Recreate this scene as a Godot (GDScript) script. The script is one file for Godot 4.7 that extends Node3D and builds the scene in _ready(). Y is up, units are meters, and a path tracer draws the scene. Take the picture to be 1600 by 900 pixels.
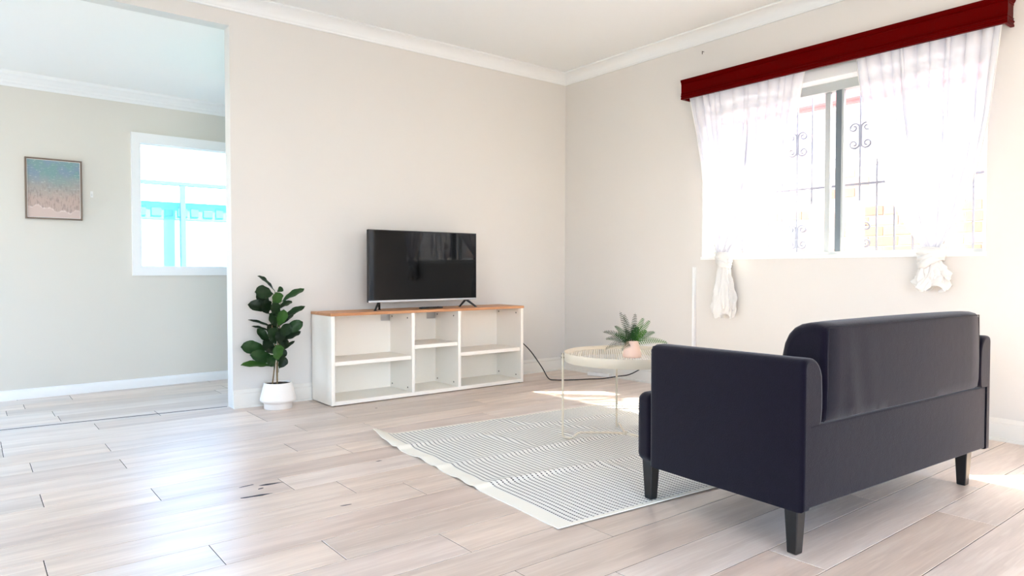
extends Node3D

# ---------------------------------------------------------------- mesh builder
class MB:
	var v := PackedVector3Array()
	var n := PackedVector3Array()
	var uv := PackedVector2Array()
	var ix := PackedInt32Array()

	func vt(p: Vector3, nn: Vector3, t := Vector2.ZERO) -> int:
		v.append(p)
		n.append(nn)
		uv.append(t)
		return v.size() - 1

	func tri(a: int, b: int, c: int) -> void:
		var g := (v[b] - v[a]).cross(v[c] - v[a])
		if g.dot(n[a] + n[b] + n[c]) > 0.0:
			ix.append_array(PackedInt32Array([a, c, b]))
		else:
			ix.append_array(PackedInt32Array([a, b, c]))

	func quad(a: int, b: int, c: int, d: int) -> void:
		tri(a, b, c)
		tri(a, c, d)

	func face(pts: Array, nn: Vector3) -> void:
		var u := Vector3.UP.cross(nn)
		u = Vector3.RIGHT if u.length() < 0.1 else u.normalized()
		var w := nn.cross(u)
		var first := v.size()
		for p in pts:
			vt(p, nn, Vector2(p.dot(u), p.dot(w)))
		for i in range(1, pts.size() - 1):
			tri(first, first + i, first + i + 1)

	func box(lo: Vector3, hi: Vector3) -> void:
		var a := lo
		var b := hi
		face([Vector3(a.x, a.y, a.z), Vector3(a.x, b.y, a.z), Vector3(a.x, b.y, b.z), Vector3(a.x, a.y, b.z)], Vector3.LEFT)
		face([Vector3(b.x, a.y, a.z), Vector3(b.x, b.y, a.z), Vector3(b.x, b.y, b.z), Vector3(b.x, a.y, b.z)], Vector3.RIGHT)
		face([Vector3(a.x, a.y, a.z), Vector3(b.x, a.y, a.z), Vector3(b.x, a.y, b.z), Vector3(a.x, a.y, b.z)], Vector3.DOWN)
		face([Vector3(a.x, b.y, a.z), Vector3(b.x, b.y, a.z), Vector3(b.x, b.y, b.z), Vector3(a.x, b.y, b.z)], Vector3.UP)
		face([Vector3(a.x, a.y, a.z), Vector3(b.x, a.y, a.z), Vector3(b.x, b.y, a.z), Vector3(a.x, b.y, a.z)], Vector3.FORWARD)
		face([Vector3(a.x, a.y, b.z), Vector3(b.x, a.y, b.z), Vector3(b.x, b.y, b.z), Vector3(a.x, b.y, b.z)], Vector3.BACK)

	# rounded box between lo and hi; k = steps per quarter; mv moves the finished points (a Callable or null)
	func rbox(lo: Vector3, hi: Vector3, r: float, k := 1, basis := Basis(), mid := 0, mv = null) -> void:
		var c := (lo + hi) * 0.5
		var h := (hi - lo) * 0.5
		r = minf(r, minf(h.x, minf(h.y, h.z)) * 0.999)
		for ax in 3:
			var a1 := (ax + 1) % 3
			var a2 := (ax + 2) % 3
			var l1 := lines(h[a1] - r, k, mid)
			var l2 := lines(h[a2] - r, k, mid)
			for s in [-1.0, 1.0]:
				var first := v.size()
				for q in l2:
					for p in l1:
						var inner := Vector3.ZERO
						var off := Vector3.ZERO
						inner[ax] = s * (h[ax] - r)
						off[ax] = s
						inner[a1] = p.x
						off[a1] = p.y
						inner[a2] = q.x
						off[a2] = q.y
						off = off.normalized()
						var pt: Vector3 = c + basis * (inner + off * r)
						if mv != null:
							pt = mv.call(pt)
						vt(pt, basis * off, Vector2(inner[a1] + off[a1] * r, inner[a2] + off[a2] * r))
				var w := l1.size()
				for j in l2.size() - 1:
					for i in w - 1:
						quad(first + j * w + i, first + j * w + i + 1, first + (j + 1) * w + i + 1, first + (j + 1) * w + i)

	func lines(half: float, k: int, mid: int) -> Array:
		var out := []
		for i in range(k, -1, -1):
			out.append(Vector2(-half, -tan(float(i) / k * PI / 4)))
		for i in mid:
			out.append(Vector2(lerpf(-half, half, (i + 1.0) / (mid + 1)), 0))
		for i in range(0, k + 1):
			out.append(Vector2(half, tan(float(i) / k * PI / 4)))
		return out

	# a tube along a path; rad = float or Array of floats
	func tube(path: Array, rad, sides := 8, caps := true, closed := false) -> void:
		var m := path.size()
		var side := Vector3.ZERO
		var first := v.size()
		var length := 0.0
		for i in m + (1 if closed else 0):
			var p: Vector3 = path[i % m]
			var a: Vector3 = path[(i - 1 + m) % m] if closed else path[maxi(i - 1, 0)]
			var b: Vector3 = path[(i + 1) % m] if closed else path[mini(i + 1, m - 1)]
			var t := (b - a).normalized()
			if side == Vector3.ZERO:
				side = t.cross(Vector3.UP if absf(t.y) < 0.9 else Vector3.RIGHT).normalized()
			side = (side - t * side.dot(t)).normalized()
			var other := t.cross(side)
			var r: float = rad[i % m] if rad is Array else rad
			for s in sides + 1:
				var g := TAU * s / sides
				var nn := side * cos(g) + other * sin(g)
				vt(p + nn * r, nn, Vector2(float(s) / sides, length))
			length += a.distance_to(p)
		var w := sides + 1
		for i in m - (0 if closed else 1):
			for s in sides:
				quad(first + i * w + s, first + i * w + s + 1, first + (i + 1) * w + s + 1, first + (i + 1) * w + s)
		if caps and not closed:
			for e in [0, m - 1]:
				var t2: Vector3 = (path[0] - path[1]).normalized() if e == 0 else (path[m - 1] - path[m - 2]).normalized()
				var pts := []
				for s in sides:
					pts.append(v[first + e * w + s])
				face(pts, t2)

	# profile of Vector2(radius, y) turned about the y axis at c
	func lathe(profile: Array, sides: int, c := Vector3.ZERO) -> void:
		var m := profile.size()
		for i in m - 1:
			var p: Vector2 = profile[i]
			var q: Vector2 = profile[i + 1]
			var d := q - p
			var nn := Vector2(d.y, -d.x).normalized()
			var np := nn
			var nq := nn
			if i > 0:
				var d0: Vector2 = p - profile[i - 1]
				var n0 := Vector2(d0.y, -d0.x).normalized()
				if n0.dot(nn) > 0.6:
					np = (n0 + nn).normalized()
			if i < m - 2:
				var d1: Vector2 = profile[i + 2] - q
				var n1 := Vector2(d1.y, -d1.x).normalized()
				if n1.dot(nn) > 0.6:
					nq = (n1 + nn).normalized()
			var first := v.size()
			for s in sides + 1:
				var g := TAU * s / sides
				var e := Vector3(cos(g), 0, sin(g))
				vt(c + e * p.x + Vector3.UP * p.y, e * np.x + Vector3.UP * np.y, Vector2(float(s) / sides, p.y))
				vt(c + e * q.x + Vector3.UP * q.y, e * nq.x + Vector3.UP * nq.y, Vector2(float(s) / sides, q.y))
			for s in sides:
				quad(first + s * 2, first + s * 2 + 1, first + s * 2 + 3, first + s * 2 + 2)

	# surface fn(s, t) -> Vector3 on an nu x nv grid
	func grid(fn: Callable, nu: int, nv: int, flip := false, us := 1.0, vs := 1.0) -> void:
		var first := v.size()
		var e := 0.001
		for j in nv + 1:
			for i in nu + 1:
				var s := float(i) / nu
				var t := float(j) / nv
				var p: Vector3 = fn.call(s, t)
				var du: Vector3 = fn.call(minf(s + e, 1), t) - fn.call(maxf(s - e, 0), t)
				var dv: Vector3 = fn.call(s, minf(t + e, 1)) - fn.call(s, maxf(t - e, 0))
				var nn := du.cross(dv).normalized()
				if nn.length() < 0.5:
					nn = Vector3.UP
				vt(p, -nn if flip else nn, Vector2(s * us, t * vs))
		var w := nu + 1
		for j in nv:
			for i in nu:
				quad(first + j * w + i, first + j * w + i + 1, first + (j + 1) * w + i + 1, first + (j + 1) * w + i)

	# polygon (2-D, counter-clockwise or not) swept from a to b; ux, uy = the 3-D axes of the polygon
	func prism(poly: Array, a: Vector3, b: Vector3, ux: Vector3, uy: Vector3, smooth := 0.8) -> void:
		var m := poly.size()
		var area := 0.0
		for i in m:
			area += poly[i].cross(poly[(i + 1) % m])
		var sg := 1.0 if area > 0 else -1.0
		var ns := []
		for i in m:
			var d: Vector2 = poly[(i + 1) % m] - poly[i]
			ns.append(Vector2(d.y, -d.x).normalized() * sg)
		var along := 0.0
		for i in m:
			var p: Vector2 = poly[i]
			var q: Vector2 = poly[(i + 1) % m]
			var n1: Vector2 = ns[i]
			var n2: Vector2 = ns[i]
			if ns[(i - 1 + m) % m].dot(ns[i]) > smooth:
				n1 = (ns[(i - 1 + m) % m] + ns[i]).normalized()
			if ns[(i + 1) % m].dot(ns[i]) > smooth:
				n2 = (ns[(i + 1) % m] + ns[i]).normalized()
			var P := ux * p.x + uy * p.y
			var Q := ux * q.x + uy * q.y
			var N1 := ux * n1.x + uy * n1.y
			var N2 := ux * n2.x + uy * n2.y
			var len := (b - a).length()
			var al2 := along + p.distance_to(q)
			quad(vt(a + P, N1, Vector2(0, along)), vt(a + Q, N2, Vector2(0, al2)), vt(b + Q, N2, Vector2(len, al2)), vt(b + P, N1, Vector2(len, along)))
			along = al2
		var tri2 := Geometry2D.triangulate_polygon(PackedVector2Array(poly))
		var dir := (b - a).normalized()
		for e in 2:
			var o := a if e == 0 else b
			var nn := -dir if e == 0 else dir
			var first := v.size()
			for p in poly:
				vt(o + ux * p.x + uy * p.y, nn, p)
			for i in range(0, tri2.size(), 3):
				tri(first + tri2[i], first + tri2[i + 1], first + tri2[i + 2])

	func done() -> ArrayMesh:
		var a := []
		a.resize(Mesh.ARRAY_MAX)
		a[Mesh.ARRAY_VERTEX] = v
		a[Mesh.ARRAY_NORMAL] = n
		a[Mesh.ARRAY_TEX_UV] = uv
		a[Mesh.ARRAY_INDEX] = ix
		var me := ArrayMesh.new()
		me.add_surface_from_arrays(Mesh.PRIMITIVE_TRIANGLES, a)
		return me

# ---------------------------------------------------------------- naming and placing
var taken := {}
var rng := RandomNumberGenerator.new()

func numbered(called: String, parent: Node) -> String:
	var key := "%d/%s" % [parent.get_instance_id(), called]
	var k: int = taken.get(key, 0)
	taken[key] = k + 1
	return called if k == 0 else "%s_%03d" % [called, k]

func part(called: String, mesh: Mesh, m: Material, parent: Node = self) -> MeshInstance3D:
	var o := MeshInstance3D.new()
	o.name = numbered(called, parent)
	o.mesh = mesh
	o.material_override = m
	o.cast_shadow = GeometryInstance3D.SHADOW_CASTING_SETTING_ON
	parent.add_child(o, true)
	return o

func tag(o: Node, label: String, category: String, group := "") -> void:
	o.set_meta("label", label)
	o.set_meta("category", category)
	if group != "":
		o.set_meta("group", group)

func thing(called: String, label: String, category: String, at := Vector3.ZERO, turn := 0.0, group := "") -> Node3D:
	var o := Node3D.new()
	o.name = numbered(called, self)
	add_child(o, true)
	o.position = at
	o.rotation.y = turn
	tag(o, label, category, group)
	return o

func struct(called: String, mesh: Mesh, m: Material) -> MeshInstance3D:
	var o := part(called, mesh, m)
	o.set_meta("kind", "structure")
	return o

func struct_node(called: String) -> Node3D:
	var o := Node3D.new()
	o.name = called
	add_child(o, true)
	o.set_meta("kind", "structure")
	return o

func mat(c: Color, rough := 0.6, metal := 0.0, spec := 0.5) -> StandardMaterial3D:
	var m := StandardMaterial3D.new()
	m.albedo_color = c
	m.roughness = rough
	m.metallic = metal
	m.metallic_specular = spec
	m.cull_mode = BaseMaterial3D.CULL_DISABLED
	return m

func rgb(r: int, g: int, b: int) -> Color:
	return Color(r / 255.0, g / 255.0, b / 255.0)

func at_y(table: Array, y: float) -> float:   # table of Vector2(y, value), y falling
	if y >= table[0].x:
		return table[0].y + (table[0].y - table[1].y) / (table[0].x - table[1].x) * (y - table[0].x)
	for i in table.size() - 1:
		if y >= table[i + 1].x:
			return lerpf(table[i].y, table[i + 1].y, (table[i].x - y) / (table[i].x - table[i + 1].x))
	return table[-1].y

func bezier(pts: Array, steps: int) -> Array:   # smooth path through points (Catmull-Rom)
	var out := []
	for i in pts.size() - 1:
		var p0: Vector3 = pts[maxi(i - 1, 0)]
		var p1: Vector3 = pts[i]
		var p2: Vector3 = pts[i + 1]
		var p3: Vector3 = pts[mini(i + 2, pts.size() - 1)]
		for k in steps:
			out.append(p1.cubic_interpolate(p2, p0, p3, float(k) / steps))
	out.append(pts[-1])
	return out

# ---------------------------------------------------------------- materials
var M := {}

func noise(freq: float, sd: int, oct := 3) -> FastNoiseLite:
	var f := FastNoiseLite.new()
	f.noise_type = FastNoiseLite.TYPE_SIMPLEX_SMOOTH
	f.frequency = freq
	f.seed = sd
	f.fractal_octaves = oct
	return f

func wood_image(w: int, h: int, light: Color, dark: Color, pale: Color, sx: float, sy: float, sd: int) -> ImageTexture:
	var im := Image.create(w, h, false, Image.FORMAT_RGB8)
	var a := noise(1.0, sd, 4)
	var b := noise(1.0, sd + 7, 2)
	for y in h:
		for x in w:
			var px := x * sx / w
			var py := y * sy / h
			var band := a.get_noise_2d(px * 0.8, py * 9.0)
			var grain := b.get_noise_2d(px * 5.0 + band * 1.5, py * 90.0)
			var t := clampf(0.42 + band * 0.75 + grain * 0.2, 0, 1)
			var c := light.lerp(dark, t)
			var pa := clampf((b.get_noise_2d(px * 2.3 + 50.0, py * 38.0) - 0.25) * 2.0, 0, 0.42)
			im.set_pixel(x, y, c.lerp(pale, pa))
	return ImageTexture.create_from_image(im)

func make_materials() -> void:
	M.wall = mat(rgb(225, 221, 215), 0.75)
	M.wall_far = mat(rgb(222, 218, 208), 0.75)
	M.ceiling = mat(rgb(243, 244, 242), 0.85)
	M.ceiling_far = mat(rgb(250, 249, 244), 0.85)
	M.trim = mat(rgb(236, 232, 224), 0.4)
	M.gloss_trim = mat(rgb(246, 246, 245), 0.3)
	M.sub = mat(rgb(58, 48, 42), 0.95, 0.0, 0.1)
	var wood := wood_image(1024, 512, rgb(244, 230, 219), rgb(214, 198, 186), rgb(251, 242, 232), 2.8, 0.86, 11)
	M.planks = []
	var tints := [rgb(252, 246, 242), rgb(240, 232, 228), rgb(255, 250, 246), rgb(232, 224, 218), rgb(247, 238, 230), rgb(244, 240, 238), rgb(255, 247, 240), rgb(238, 228, 222)]
	for i in 8:
		var p := mat(tints[i], 0.33, 0.0, 0.71)
		p.albedo_texture = wood
		p.clearcoat_enabled = true
		p.clearcoat = 0.35
		p.clearcoat_roughness = 0.42
		p.uv1_offset = Vector3(0.07 * i, 0.09 * i, 0)
		M.planks.append(p)
	M.unit = mat(rgb(253, 247, 235), 0.35)
	var oak := wood_image(512, 128, rgb(214, 158, 112), rgb(184, 124, 80), rgb(226, 176, 132), 1.8, 0.4, 23)
	M.oak = mat(Color.WHITE, 0.45)
	M.oak.albedo_texture = oak
	M.oak.uv1_triplanar = true
	M.oak.uv1_scale = Vector3(0.55, 2.5, 2.5)
	M.black = mat(rgb(18, 18, 19), 0.45)
	M.screen = mat(rgb(4, 5, 7), 0.04, 0.0, 0.34)
	M.silver = mat(rgb(196, 198, 202), 0.3, 0.8)
	M.screw = mat(rgb(105, 98, 86), 0.35, 0.8)
	M.sofa = mat(rgb(19, 14, 28), 0.95, 0.0, 0.06)
	M.sofa.rim_enabled = true
	M.sofa.rim = 0.7
	M.sofa.rim_tint = 0.15
	var weave := weave_image()
	M.sofa.albedo_texture = weave
	M.sofa.heightmap_enabled = true
	M.sofa.heightmap_texture = weave
	M.sofa.heightmap_scale = 0.35
	M.sofa.uv1_triplanar = true
	M.sofa.uv1_scale = Vector3(3.2, 3.2, 3.2)
	M.piping = mat(rgb(30, 28, 36), 0.9)
	M.leg = mat(rgb(14, 12, 12), 0.4)
	M.table = mat(rgb(218, 204, 180), 0.4)
	M.pot = mat(rgb(244, 238, 231), 0.35)
	M.pink = mat(rgb(240, 204, 182), 0.5)
	M.soil = mat(rgb(48, 36, 28), 1.0)
	M.leaves = []
	for c in [rgb(22, 48, 20), rgb(28, 62, 24), rgb(16, 36, 16), rgb(52, 92, 34)]:
		var l := mat(c, 0.42, 0.0, 0.4)
		l.backlight_enabled = true
		l.backlight = Color(0.12, 0.2, 0.05)
		M.leaves.append(l)
	M.stem = mat(rgb(124, 104, 70), 0.8)
	M.ferns = []
	for c in [rgb(44, 84, 40), rgb(74, 118, 48), rgb(34, 62, 36), rgb(96, 98, 84)]:
		var l := mat(c, 0.55, 0.0, 0.3)
		l.backlight_enabled = true
		l.backlight = Color(0.12, 0.2, 0.06)
		M.ferns.append(l)
	M.sheer = mat(Color(0.95, 0.95, 0.97, 0.78), 0.9, 0.0, 0.1)
	M.sheer.transparency = BaseMaterial3D.TRANSPARENCY_ALPHA
	M.sheer.backlight_enabled = true
	M.sheer.backlight = Color(0.6, 0.6, 0.62)
	M.cloth = mat(rgb(246, 244, 240), 0.9, 0.0, 0.15)
	M.cloth.backlight_enabled = true
	M.cloth.backlight = Color(0.6, 0.6, 0.6)
	M.red = mat(rgb(84, 0, 0), 0.35, 0.0, 0.12)
	M.alu = mat(rgb(176, 180, 178), 0.4, 0.3)
	M.alu_dark = mat(rgb(104, 114, 120), 0.4, 0.3)
	M.glass = mat(Color(1, 1, 1, 0.04), 0.02)
	M.glass.transparency = BaseMaterial3D.TRANSPARENCY_ALPHA
	M.iron = mat(rgb(96, 98, 112), 0.6)
	M.cable = mat(rgb(32, 26, 24), 0.5)
	M.white_plastic = mat(rgb(244, 243, 240), 0.4)
	M.frame_brown = mat(rgb(122, 104, 90), 0.5)
	M.brick = []
	for c in [rgb(226, 158, 118), rgb(218, 146, 108), rgb(232, 172, 132), rgb(222, 164, 140), rgb(208, 138, 112)]:
		M.brick.append(mat(c, 0.9))
	M.brick_glare = []  # glare put into the colour: washed-out pinkish white for the upper bricks
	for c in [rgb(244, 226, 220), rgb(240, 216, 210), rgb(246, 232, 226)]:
		M.brick_glare.append(mat(c, 0.9))
	M.mortar = mat(rgb(244, 240, 234), 0.95)
	M.concrete = mat(rgb(112, 110, 104), 0.9)
	M.gutter = mat(rgb(206, 120, 124), 0.5)
	M.aqua = mat(rgb(70, 176, 190), 0.6)
	M.aqua_deep = mat(rgb(50, 140, 158), 0.6)
	M.aqua_pale = mat(rgb(120, 196, 206), 0.6)
	M.post_blue = mat(rgb(60, 104, 150), 0.5)
	M.rug_border = mat(rgb(246, 240, 226), 0.95, 0.0, 0.15)
	M.rug = mat(Color.WHITE, 0.95, 0.0, 0.15)
	M.rug.albedo_texture = rug_image()
	M.chip = mat(rgb(62, 60, 66), 0.8)

func weave_image() -> ImageTexture:
	var im := Image.create(256, 256, false, Image.FORMAT_RGB8)
	var a := noise(0.9, 3, 2)
	var b := noise(0.02, 4, 3)
	for y in 256:
		for x in 256:
			var g := 0.86 + 0.1 * a.get_noise_2d(x * 0.35, y * 1.3) + 0.1 * a.get_noise_2d(x * 1.5 + 400.0, y * 0.4) + 0.06 * b.get_noise_2d(x, y)
			g = clampf(g, 0.6, 1.0)
			im.set_pixel(x, y, Color(g, g, g * 1.01))
	return ImageTexture.create_from_image(im)

func rug_image() -> ImageTexture:   # one tile: four stripes across, woven dashes along
	var w := 128
	var h := 128
	var im := Image.create(w, h, false, Image.FORMAT_RGB8)
	var a := noise(0.15, 31, 2)
	for y in h:
		for x in w:
			var col := x / 32
			var fx := float(x % 32) / 32.0
			var fy := fposmod(float(y) / 16.0 + (0.5 if col % 2 == 1 else 0.0), 1.0)
			var c := rgb(250, 246, 236)
			var wv := 0.96 + 0.04 * sin(y * TAU / 8.0) + 0.03 * a.get_noise_2d(x, y)
			c = Color(c.r * wv, c.g * wv, c.b * wv)
			if absf(fx - 0.5) < 0.14 and fy < 0.6:
				c = rgb(44, 42, 44)
			im.set_pixel(x, y, c)
	im.generate_mipmaps()
	return ImageTexture.create_from_image(im)

func beach_image() -> ImageTexture:
	var im := Image.create(256, 288, false, Image.FORMAT_RGB8)
	var a := noise(0.012, 41, 4)
	var b := noise(0.05, 42, 4)
	var teal := rgb(112, 148, 146)
	var blue := rgb(118, 142, 160)
	var mid := rgb(160, 154, 146)
	var sand := rgb(186, 162, 150)
	var shore := rgb(206, 184, 174)
	for y in 288:
		for x in 256:
			var t := y / 288.0 + 0.07 * a.get_noise_2d(x, y)
			var c := blue.lerp(teal, clampf(0.5 + 1.6 * a.get_noise_2d(x * 0.8 + 90.0, y * 0.8), 0, 1))
			c = c.lerp(mid, smoothstep(0.18, 0.52, t))
			c = c.lerp(sand, smoothstep(0.45, 0.72, t))
			var line := 0.85 + 0.05 * cos(x * 0.02 + 2.6) + 0.02 * a.get_noise_2d(x * 2.0, 7.0) + 0.02 * sin(x * 0.1)
			var yy := y / 288.0
			if yy > line:
				c = shore
			var foam := clampf(1.0 - absf(yy - line) * 50.0, 0, 1) * (0.35 + 0.65 * clampf(0.5 + 2.0 * b.get_noise_2d(x * 1.2, 10.0), 0, 1))
			c = c.lerp(rgb(232, 220, 216), foam * 0.8)
			var streak := clampf((b.get_noise_2d(x * 0.6, y * 2.2) - 0.32) * 4.0, 0, 1) * (1.0 - smoothstep(0.5, 0.75, yy))
			c = c.lerp(rgb(206, 210, 208), streak * 0.55)
			var mott := b.get_noise_2d(x * 1.6, y * 0.5 + 300.0) * smoothstep(0.3, 0.6, yy) * (0.0 if yy > line else 1.0)
			c = c.darkened(clampf(mott * 0.3, 0, 0.3)).lightened(0.08)
			im.set_pixel(x, y, c)
	return ImageTexture.create_from_image(im)

# ---------------------------------------------------------------- main
const ZC := -1.45          # the far wall of the lean-to room
var turn_far := deg_to_rad(2.6)

func _ready() -> void:
	rng.seed = 20240
	var cam := Camera3D.new()
	cam.name = "camera"
	add_child(cam)
	cam.position = Vector3(-4.7576, 1.0, 5.1511)
	cam.rotation = Vector3(-0.02554, -0.66917, 0)
	cam.fov = 45.205
	cam.near = 0.05
	cam.far = 200
	cam.current = true

	var we := WorldEnvironment.new()
	we.name = "environment"
	var env := Environment.new()
	var sky_mat := ProceduralSkyMaterial.new()
	sky_mat.sky_top_color = rgb(138, 186, 236)
	sky_mat.sky_horizon_color = rgb(234, 233, 232)
	sky_mat.ground_bottom_color = rgb(190, 186, 178)
	sky_mat.ground_horizon_color = rgb(236, 234, 230)
	sky_mat.energy_multiplier = 1.0
	var sky := Sky.new()
	sky.sky_material = sky_mat
	env.background_mode = Environment.BG_SKY
	env.sky = sky
	env.background_energy_multiplier = 12.0
	env.ambient_light_source = Environment.AMBIENT_SOURCE_SKY
	env.tonemap_mode = Environment.TONE_MAPPER_LINEAR
	env.tonemap_exposure = 1.07
	env.sdfgi_enabled = true
	env.ssao_enabled = true
	env.ssil_enabled = true
	we.environment = env
	add_child(we)

	var sun := DirectionalLight3D.new()
	sun.name = "sun"
	sun.light_color = Color(1.0, 0.95, 0.87)
	sun.light_energy = 16.0
	sun.light_angular_distance = 0.6
	sun.shadow_enabled = true
	add_child(sun)
	sun.look_at_from_position(Vector3(10, 17.8, 8.0), Vector3.ZERO, Vector3.UP)

	make_materials()
	build_shell()
	build_windows()
	build_outside()
	build_sofa()
	build_unit()
	build_tv()
	build_rug()
	build_table()
	build_floor_plant()
	build_fern()
	build_pelmet_and_curtains()
	build_picture()
	build_small_things()

# ---------------------------------------------------------------- setting
func plank_mesh(x0: float, x1: float, z0: float, z1: float) -> ArrayMesh:
	var b := MB.new()
	var g := 0.0014
	var e := 0.0011
	var lx := x1 - x0
	var A := Vector3(x0 + g, 0, z0 + g)
	var C := Vector3(x1 - g, 0, z1 - g)
	var uvs := func(p: Vector3) -> Vector2: return Vector2(clampf((p.x - x0) / 2.8, 0, 0.5), (p.z - z0) / 0.86)
	var pts := [Vector3(A.x + e, 0, A.z + e), Vector3(C.x - e, 0, A.z + e), Vector3(C.x - e, 0, C.z - e), Vector3(A.x + e, 0, C.z - e)]
	var low := [Vector3(A.x, -0.0012, A.z), Vector3(C.x, -0.0012, A.z), Vector3(C.x, -0.0012, C.z), Vector3(A.x, -0.0012, C.z)]
	var nn := [Vector3(0, 1, -1), Vector3(1, 1, 0), Vector3(0, 1, 1), Vector3(-1, 1, 0)]
	var f := b.v.size()
	for p in pts:
		b.vt(p, Vector3.UP, uvs.call(p))
	b.quad(f, f + 1, f + 2, f + 3)
	for i in 4:
		var j := (i + 1) % 4
		var un: Vector3 = nn[i].normalized()
		b.quad(b.vt(pts[i], un, uvs.call(pts[i])), b.vt(pts[j], un, uvs.call(pts[j])), b.vt(low[j], un, uvs.call(low[j])), b.vt(low[i], un, uvs.call(low[i])))
	var me := b.done()
	b = MB.new()   # the cut edges, dark in the joints
	for i in 4:
		var j := (i + 1) % 4
		var side := Vector3(nn[i].x, 0, nn[i].z).normalized()
		var d := Vector3.DOWN * 0.0028
		b.quad(b.vt(low[i], side), b.vt(low[j], side), b.vt(low[j] + d, side), b.vt(low[i] + d, side))
	me.add_surface_from_arrays(Mesh.PRIMITIVE_TRIANGLES, b.done().surface_get_arrays(0))
	me.surface_set_material(1, M.sub)
	return me

func far(x: float, y: float, z: float) -> Vector3:   # a point of the far room, whose wall stands a little askew
	var c := cos(turn_far)
	var s := sin(turn_far)
	return Vector3(-3.4 + x * c + z * s, y, ZC - x * s + z * c)

func build_floor() -> void:
	var b := MB.new()
	b.box(Vector3(-7.0, -0.25, -1.9), Vector3(0.2, -0.0017, 7.4))
	var fl := struct("floor", b.done(), M.sub)
	var known := {-1: -4.11, 1: -4.61, 2: -4.138, 3: -4.508, 4: -4.13, 6: -4.51, 7: -4.103, 9: -3.391, 10: -3.153, 11: -4.076, 12: -3.737, 13: -3.36}
	var L := 1.407
	for k in range(-8, 34):
		var z0 := 0.15 + 0.2145 * k
		var z1 := z0 + 0.2145
		if k == -2 :
			z1 = -0.0645
		if z0 > 7.18:
			continue
		z1 = minf(z1, 7.2)
		var off: float = known[k] if known.has(k) else rng.randf_range(-5.4, -4.0)
		var start := off - L * ceilf((off + 6.8) / L)
		var x := start
		while x < -0.001:
			var a := maxf(x, -6.8)
			var e := minf(x + L, 0.0)
			x += L
			# in the lean-to the boards run on under the opening
			if z1 <= -0.06:
				e = minf(e, -1.6)
			if k == -1 and e > -3.25:
				pass
			if e - a < 0.05:
				continue
			var o := part("floor_plank", plank_mesh(a, e, z0, z1), null, fl)
			o.set_surface_override_material(0, M.planks[rng.randi() % 8])
	# dark joint strip at the threshold
	b = MB.new()
	b.prism([Vector2(0, 0), Vector2(0.011, 0), Vector2(0.009, 0.0018), Vector2(0.002, 0.0018)], Vector3(-6.4, 0.0, -0.345), Vector3(-3.262, 0.0, -0.117), Vector3(0, 0, 1), Vector3.UP)
	part("threshold_strip", b.done(), M.chip, fl)
	# chipped marks in the boards
	var marks := [[Vector3(-3.76, 0, 2.06), 0.075, 0.013, -0.1], [Vector3(-3.745, 0, 1.89), 0.04, 0.007, 0.1], [Vector3(-3.65, 0, 1.93), 0.055, 0.013, -0.15], [Vector3(-3.71, 0, 1.97), 0.02, 0.008, 0.3], [Vector3(-2.88, 0, 2.55), 0.012, 0.007, 0.3], [Vector3(-2.43, 0, 0.62), 0.012, 0.008, 0.0], [Vector3(-3.5, 0, 2.42), 0.03, 0.005, -0.1], [Vector3(-3.07, 0, 1.89), 0.02, 0.006, 0.0]]
	for mk in marks:
		b = MB.new()
		var pts := []
		for i in 10:
			var g := TAU * i / 10
			var r := rng.randf_range(0.6, 1.1)
			var p := Vector3(cos(g) * mk[1] * r, 0.0006, sin(g) * mk[2] * r)
			pts.append(mk[0] + p.rotated(Vector3.UP, mk[3]))
		b.face(pts, Vector3.UP)
		for i in 10:
			var p: Vector3 = pts[i]
			var q: Vector3 = pts[(i + 1) % 10]
			var nn: Vector3 = ((p + q) * 0.5 - mk[0]) * Vector3(1, 0, 1)
			b.face([p, q, q - Vector3.UP * 0.004, p - Vector3.UP * 0.004], nn.normalized())
		part("floor_chip", b.done(), M.chip, fl)

func cove(y: float, s: float) -> Array:
	var out := [Vector2(0, y), Vector2(0.009, y), Vector2(0.011, y + 0.006), Vector2(0.009, y + 0.013)]
	for i in 7:
		var g := PI / 2 * i / 6
		out.append(Vector2(s - 0.006 - (s - 0.017) * cos(g), y + 0.015 + (s - 0.028) * sin(g)))
	out.append_array([Vector2(s, y + s - 0.012), Vector2(s + 0.002, y + s - 0.005), Vector2(s, y + s), Vector2(0, y + s)])
	return out

func skirting(h: float, t: float) -> Array:
	return [Vector2(0, 0), Vector2(t + 0.012, 0), Vector2(t + 0.012, 0.006), Vector2(t + 0.008, 0.014), Vector2(t, 0.017), Vector2(t, h - 0.04), Vector2(t - 0.003, h - 0.036), Vector2(t - 0.003, h - 0.028), Vector2(t - 0.001, h - 0.024), Vector2(t - 0.006, h - 0.006), Vector2(t - 0.009, h), Vector2(0, h)]

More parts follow.
